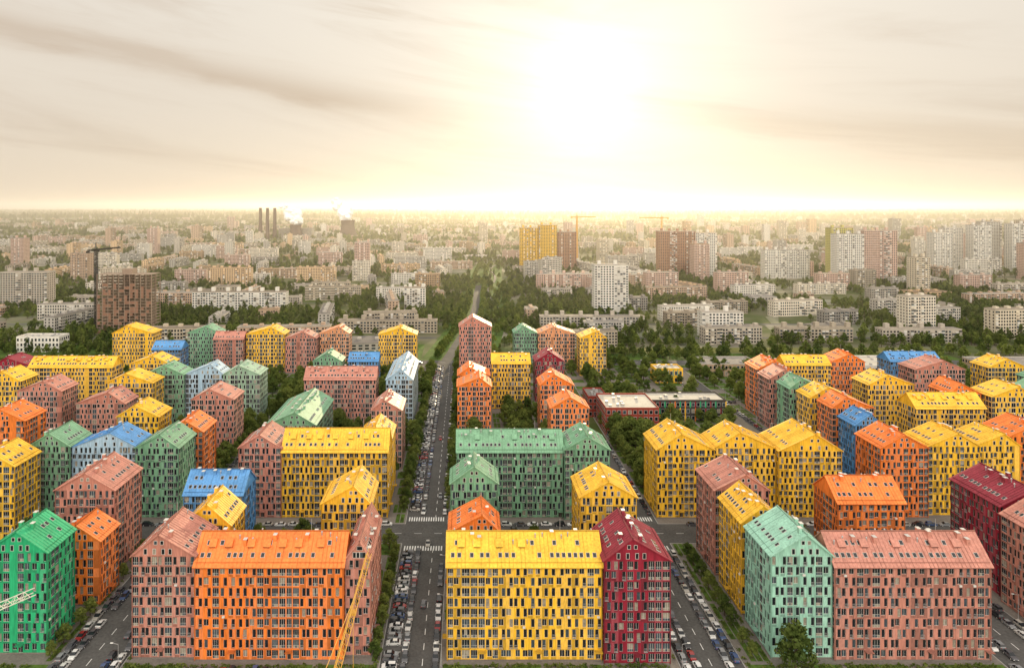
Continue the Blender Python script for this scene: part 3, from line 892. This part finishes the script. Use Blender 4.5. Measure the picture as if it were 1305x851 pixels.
# ------------------------------------------------------------ cars
CP = [(.60, .60, .58), (.03, .03, .035), (.25, .26, .27), (.10, .10, .11), (.70, .70, .69), (.30, .03, .03), (.05, .09, .20), (.42, .40, .36)]
CPM = [paint('car_paint_%d' % i, c, .25, .05, spec=.6) for i, c in enumerate(CP)]
def car_mesh(kind, pm):
    m = MB()
    if kind == 0:
        st = [(-2.2, .35, .78), (-2.05, .25, .95), (-1.3, .22, .98), (-.2, .2, .95), (.9, .2, .93), (1.9, .24, .78), (2.2, .32, .60)]
        cab = [(-1.75, .97), (-1.15, 1.42), (.15, 1.44), (1.0, .94)]
    else:
        st = [(-2.15, .4, .95), (-2.05, .3, 1.08), (-1.2, .28, 1.08), (-.2, .26, 1.05), (.95, .26, 1.03), (1.9, .3, .92), (2.15, .38, .70)]
        cab = [(-2.0, 1.08), (-1.75, 1.66), (.2, 1.68), (1.1, 1.04)]
    def ring(y, zl, zb, hw):
        return [(-hw * .94, y, zl), (-hw, y, zl + .15), (-hw, y, (zl + zb) / 2), (-hw * .93, y, zb), (hw * .93, y, zb), (hw, y, (zl + zb) / 2), (hw, y, zl + .15), (hw * .94, y, zl)]
    rings = [ring(y, a, b_, .9 if abs(y) < 2 else (.84 if abs(y) < 2.1 else .74)) for y, a, b_ in st]
    for r0, r1 in zip(rings, rings[1:]):
        for k in range(8): m.face([r0[k], r0[(k + 1) % 8], r1[(k + 1) % 8], r1[k]][::-1], 0)
    m.face(rings[0], 0); m.face(rings[-1][::-1], 0)
    (ya, za), (yb, zb), (yc, zc), (yd, zd) = cab
    lo = .82; up = .62
    A0, A1 = (-lo, ya, za - .02), (lo, ya, za - .02); B0, B1 = (-up, yb, zb), (up, yb, zb); C0, C1 = (-up, yc, zc), (up, yc, zc); D0, D1 = (-lo, yd, zd - .02), (lo, yd, zd - .02)
    m.face([A0, A1, B1, B0], 1); m.face([B0, B1, C1, C0], 0); m.face([C0, C1, D1, D0], 1)
    m.face([A0, B0, C0, D0], 1); m.face([D1, C1, B1, A1], 1)
    for s in (-1, 1):
        for yy0, yy1 in ((-.35, -.22),):
            m.box(min(s * .70, s * .80), max(s * .70, s * .80), yy0, yy1, za, zb - .12, 0)
        m.box(min(s * .9, s * 1.05), max(s * .9, s * 1.05), .75, .9, .95, 1.08, 0)
        for yy in (-1.35, 1.35):
            i = len(m.v); n = 12
            for xx in (s * .70, s * .925):
                for k in range(n): m.v.append((xx, yy + .33 * math.cos(k * 6.2832 / n), .33 + .33 * math.sin(k * 6.2832 / n)))
            for k in range(n): m.f.append((i + k, i + (k + 1) % n, i + n + (k + 1) % n, i + n + k)); m.m.append(2)
            m.f.append(tuple(i + n + k for k in range(n))); m.m.append(2)
            m.box(min(s * .926, s * .935), max(s * .926, s * .935), yy - .16, yy + .16, .17, .49, 3)
        m.box(s * .6 - .16, s * .6 + .16, st[-1][0] - .02, st[-1][0] + .03, st[-1][2] - .17, st[-1][2] - .04, 3)
        m.box(s * .6 - .14, s * .6 + .14, st[0][0] - .03, st[0][0] + .02, st[0][2] - .2, st[0][2] - .05, 4)
    return m.mesh('car_mesh', [pm, M_G1, M_TIRE, M_LAMP, M_TAIL])
CARS = [car_mesh(k, pm) for pm in CPM for k in (0, 1)]
def car(x, y, rot, z=.022, name='parked_car'):
    i = R.choices(range(8), (3.5, 5, 4, 5, 3.5, 1.2, 1.5, 2))[0] * 2 + (R.random() < .45)
    o = bpy.data.objects.new(name, CARS[i]); COL.objects.link(o)
    o.location = (x + R.uniform(-.15, .15), y + R.uniform(-.2, .2), z); o.rotation_euler = (0, 0, rot + R.gauss(0, .03) + (math.pi if R.random() < .5 else 0))
y = 187
while y < 552:
    if not 256 < y < 286:
        if R.random() < .94: car(-21.1, y, math.pi / 2)
    y += 2.6
y = 186
while y < 552:
    if not 256 < y < 286:
        if R.random() < .92: car(-17.2, y, 0)
        if R.random() < .85: car(-8.3, y, 0)
    y += 4.9
for xa, xb, ym in ((-115.6, -98.4, 466), (62.5, 77.5, 374), (154.5, 171.5, 470)):
    y = 186
    while y < ym:
        if not 256 < y < 286:
            if R.random() < .94: car(xa, y, 0)
            if R.random() < .94: car(xb, y, 0)
            if R.random() < .85 and y < 256: car(xb - 3.0, y + 1, 0)
            if R.random() < .75 and y < 256: car(xa + 3.0, y + 1, 0)
        y += 4.9
x = -280
while x < 330:
    if all(not (a - 4 < x < b2 + 4) for a, b2 in VST):
        if R.random() < .7: car(x, 264.3, math.pi / 2)
        if R.random() < .8: car(x, 277.6, math.pi / 2)
    x += 5.4
for (a0, a1, b0, b1) in PARK:
    if b0 > 470: continue
    k = a0 + 1.2
    while k < a1 - .8:
        if R.random() < .75: car(k, (b0 + b1) / 2, 0, .126)
        k += 2.7
for x, y, r_ in ((-10.8, 305, 0), (-14.0, 262, 0), (70, 248, 0), (-107, 243, 0), (-40, 268, 1.57), (20, 273, 1.57), (110, 268, 1.57), (-13.5, 380, 0), (-13.2, 222, 0)):
    car(x, y, r_, name='moving_car')
for _ in range(40): car(R.uniform(-380, 400), R.choice((560.5, 563.5, 569, 572)), math.pi / 2, name='moving_car')

# ------------------------------------------------------------ street lamps
lm = MB(); lm.cyl((0, 0), .10, .06, 0, 8, 8, 0); lm.beam((0, 0, 7.9), (1.6, 0, 8.3), .05, 0); lm.box(1.4, 2.2, -.16, .16, 8.22, 8.36, 1); lm.cyl((0, 0), .2, .2, 0, .5, 8, 0)
LME = lm.mesh('street_lamp_mesh', [M_STEEL, M_LAMP])
for xs, rot in ((-6.4, math.pi), (60.6, 0), (-96.4, math.pi), (173.6, math.pi)):
    y = 190
    while y < 470:
        if not 260 < y < 282:
            o = bpy.data.objects.new('street_lamp', LME); COL.objects.link(o); o.location = (xs, y, .12); o.rotation_euler = (0, 0, rot)
        y += 24

# ------------------------------------------------------------ atmosphere haze over the city (real scattering layer)
hz = MB(); hz.box(-44000, 44000, 600, 44000, -3, 220, 0)
hm = bpy.data.materials.new('haze'); hm.use_nodes = True; nt = hm.node_tree
nt.nodes.remove(nt.nodes['Principled BSDF'])
vs = nt.nodes.new('ShaderNodeVolumeScatter'); vs.inputs['Color'].default_value = (1.0, .94, .84, 1)
vs.inputs['Density'].default_value = 1 / 9500; vs.inputs['Anisotropy'].default_value = .58
nt.links.new(vs.outputs[0], nt.nodes['Material Output'].inputs['Volume'])
hz.obj('atmospheric_haze', [hm])

# ------------------------------------------------------------ sun + sky
SAZ = math.atan(.176); SEL = math.radians(9.5)
sd = Vector((math.sin(SAZ) * math.cos(SEL), math.cos(SAZ) * math.cos(SEL), math.sin(SEL)))
sl = bpy.data.lights.new('sun', 'SUN'); sl.energy = 4.2; sl.angle = math.radians(.5); sl.color = (1, .78, .46)
so = bpy.data.objects.new('sun', sl); COL.objects.link(so); so.rotation_euler = sd.to_track_quat('Z', 'Y').to_euler(); so.location = (0, 0, 300)

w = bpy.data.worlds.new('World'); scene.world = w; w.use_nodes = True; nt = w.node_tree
L = nt.links.new
def N(t, **k):
    n = nt.nodes.new(t)
    for a, v in k.items(): setattr(n, a, v)
    return n
def Mt(op, a, b_=None, c=None, clamp=False):
    n = N('ShaderNodeMath', operation=op); n.use_clamp = clamp
    for i, v in enumerate((a, b_, c)):
        if v is None: continue
        if isinstance(v, (int, float)): n.inputs[i].default_value = v
        else: L(v, n.inputs[i])
    return n.outputs[0]
def MixC(f, a, b_):
    n = N('ShaderNodeMix', data_type='RGBA')
    if isinstance(f, (int, float)): n.inputs[0].default_value = f
    else: L(f, n.inputs[0])
    for i, v in ((6, a), (7, b_)):
        if isinstance(v, tuple): n.inputs[i].default_value = (*v, 1)
        else: L(v, n.inputs[i])
    return n.outputs[2]
tc = N('ShaderNodeTexCoord'); sp = N('ShaderNodeSeparateXYZ'); L(tc.outputs['Generated'], sp.inputs[0])
X, Y, Z = sp.outputs
az = Mt('ARCTAN2', X, Y)
sky = N('ShaderNodeTexSky', sky_type='NISHITA'); sky.sun_disc = False; sky.sun_elevation = SEL; sky.sun_rotation = SAZ
skys = N('ShaderNodeVectorMath', operation='SCALE'); L(sky.outputs[0], skys.inputs[0]); skys.inputs['Scale'].default_value = .10
elc = Mt('MULTIPLY', Z, 2.4, clamp=True)
base = MixC(elc, (.79, .67, .53), (.86, .81, .73))
cv = N('ShaderNodeCombineXYZ'); L(Mt('MULTIPLY', az, 1.6), cv.inputs[0]); tilt = Mt('MULTIPLY_ADD', az, .14, Z); L(Mt('MULTIPLY', tilt, 15), cv.inputs[1])
nz = N('ShaderNodeTexNoise'); nz.inputs['Scale'].default_value = 1.0; nz.inputs['Detail'].default_value = 6; nz.inputs['Roughness'].default_value = .6; nz.inputs['Distortion'].default_value = .6
L(cv.outputs[0], nz.inputs['Vector'])
def band(center, width, a0, a1):
    t = Mt('MULTIPLY_ADD', nz.outputs[0], .09, Mt('ADD', tilt, -center - .045)); t = Mt('DIVIDE', t, width); t = Mt('MULTIPLY', t, t); g_ = Mt('EXPONENT', Mt('MULTIPLY', t, -1))
    n = N('ShaderNodeMapRange', interpolation_type='SMOOTHSTEP'); L(az, n.inputs[0]); n.inputs[1].default_value = a0; n.inputs[2].default_value = a1
    return Mt('MULTIPLY', g_, n.outputs[0])
b1 = band(.128, .020, .16, -.25); b2 = band(.165, .018, .18, .45)
b3 = band(.285, .03, .3, -.4)
cl = N('ShaderNodeMapRange', interpolation_type='SMOOTHSTEP'); L(nz.outputs[0], cl.inputs[0]); cl.inputs[1].default_value = .46; cl.inputs[2].default_value = .76; cl.inputs[4].default_value = .5
cf = Mt('ADD', Mt('ADD', Mt('MULTIPLY', b1, .65), Mt('MULTIPLY', b2, .5)), Mt('ADD', cl.outputs[0], Mt('MULTIPLY', b3, .35)), clamp=True)
hf = Mt('MULTIPLY', Z, 18, clamp=True); cf = Mt('MULTIPLY', cf, hf)
c1 = MixC(cf, base, (.60, .47, .35))
c2 = MixC(.05, c1, skys.outputs[0])
dt = N('ShaderNodeVectorMath', operation='DOT_PRODUCT'); L(tc.outputs['Generated'], dt.inputs[0]); dt.inputs[1].default_value = sd
dm = Mt('MAXIMUM', dt.outputs['Value'], 0)
g0 = Mt('MULTIPLY', Mt('POWER', dm, 420), .30); g1 = Mt('MULTIPLY', Mt('POWER', dm, 70), .28); g2 = Mt('MULTIPLY', Mt('POWER', dm, 12), .18)
gs = Mt('ADD', Mt('ADD', g0, g1), g2)
gs = Mt('MULTIPLY', gs, Mt('SUBTRACT', 1.55, Mt('MULTIPLY', nz.outputs[0], 1.1)))
gv = N('ShaderNodeVectorMath', operation='SCALE'); gv.inputs[0].default_value = (1, .92, .70); L(gs, gv.inputs['Scale'])
ad = N('ShaderNodeVectorMath', operation='ADD'); L(c2, ad.inputs[0]); L(gv.outputs[0], ad.inputs[1])
bk = N('ShaderNodeMapRange', interpolation_type='SMOOTHSTEP'); L(Y, bk.inputs[0]); bk.inputs[1].default_value = .1; bk.inputs[2].default_value = -.65; bk.inputs[3].default_value = 1.0; bk.inputs[4].default_value = 3.1  # sky behind the camera boosted, added fill light for camera-facing walls
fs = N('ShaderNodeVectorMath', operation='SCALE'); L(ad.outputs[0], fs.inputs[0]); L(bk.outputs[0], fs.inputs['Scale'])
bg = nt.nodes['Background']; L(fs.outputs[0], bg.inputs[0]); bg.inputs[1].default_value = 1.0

# ------------------------------------------------------------ camera
cam = bpy.data.cameras.new('camera'); co = bpy.data.objects.new('camera', cam); COL.objects.link(co)
co.location = (0, 0, 130); co.rotation_euler = (math.radians(90), 0, 0)
cam.sensor_width = 36; cam.lens = 24; cam.shift_x = 60.5 / 1305; cam.shift_y = -163.5 / 1305
cam.clip_start = 1; cam.clip_end = 120000
scene.camera = co
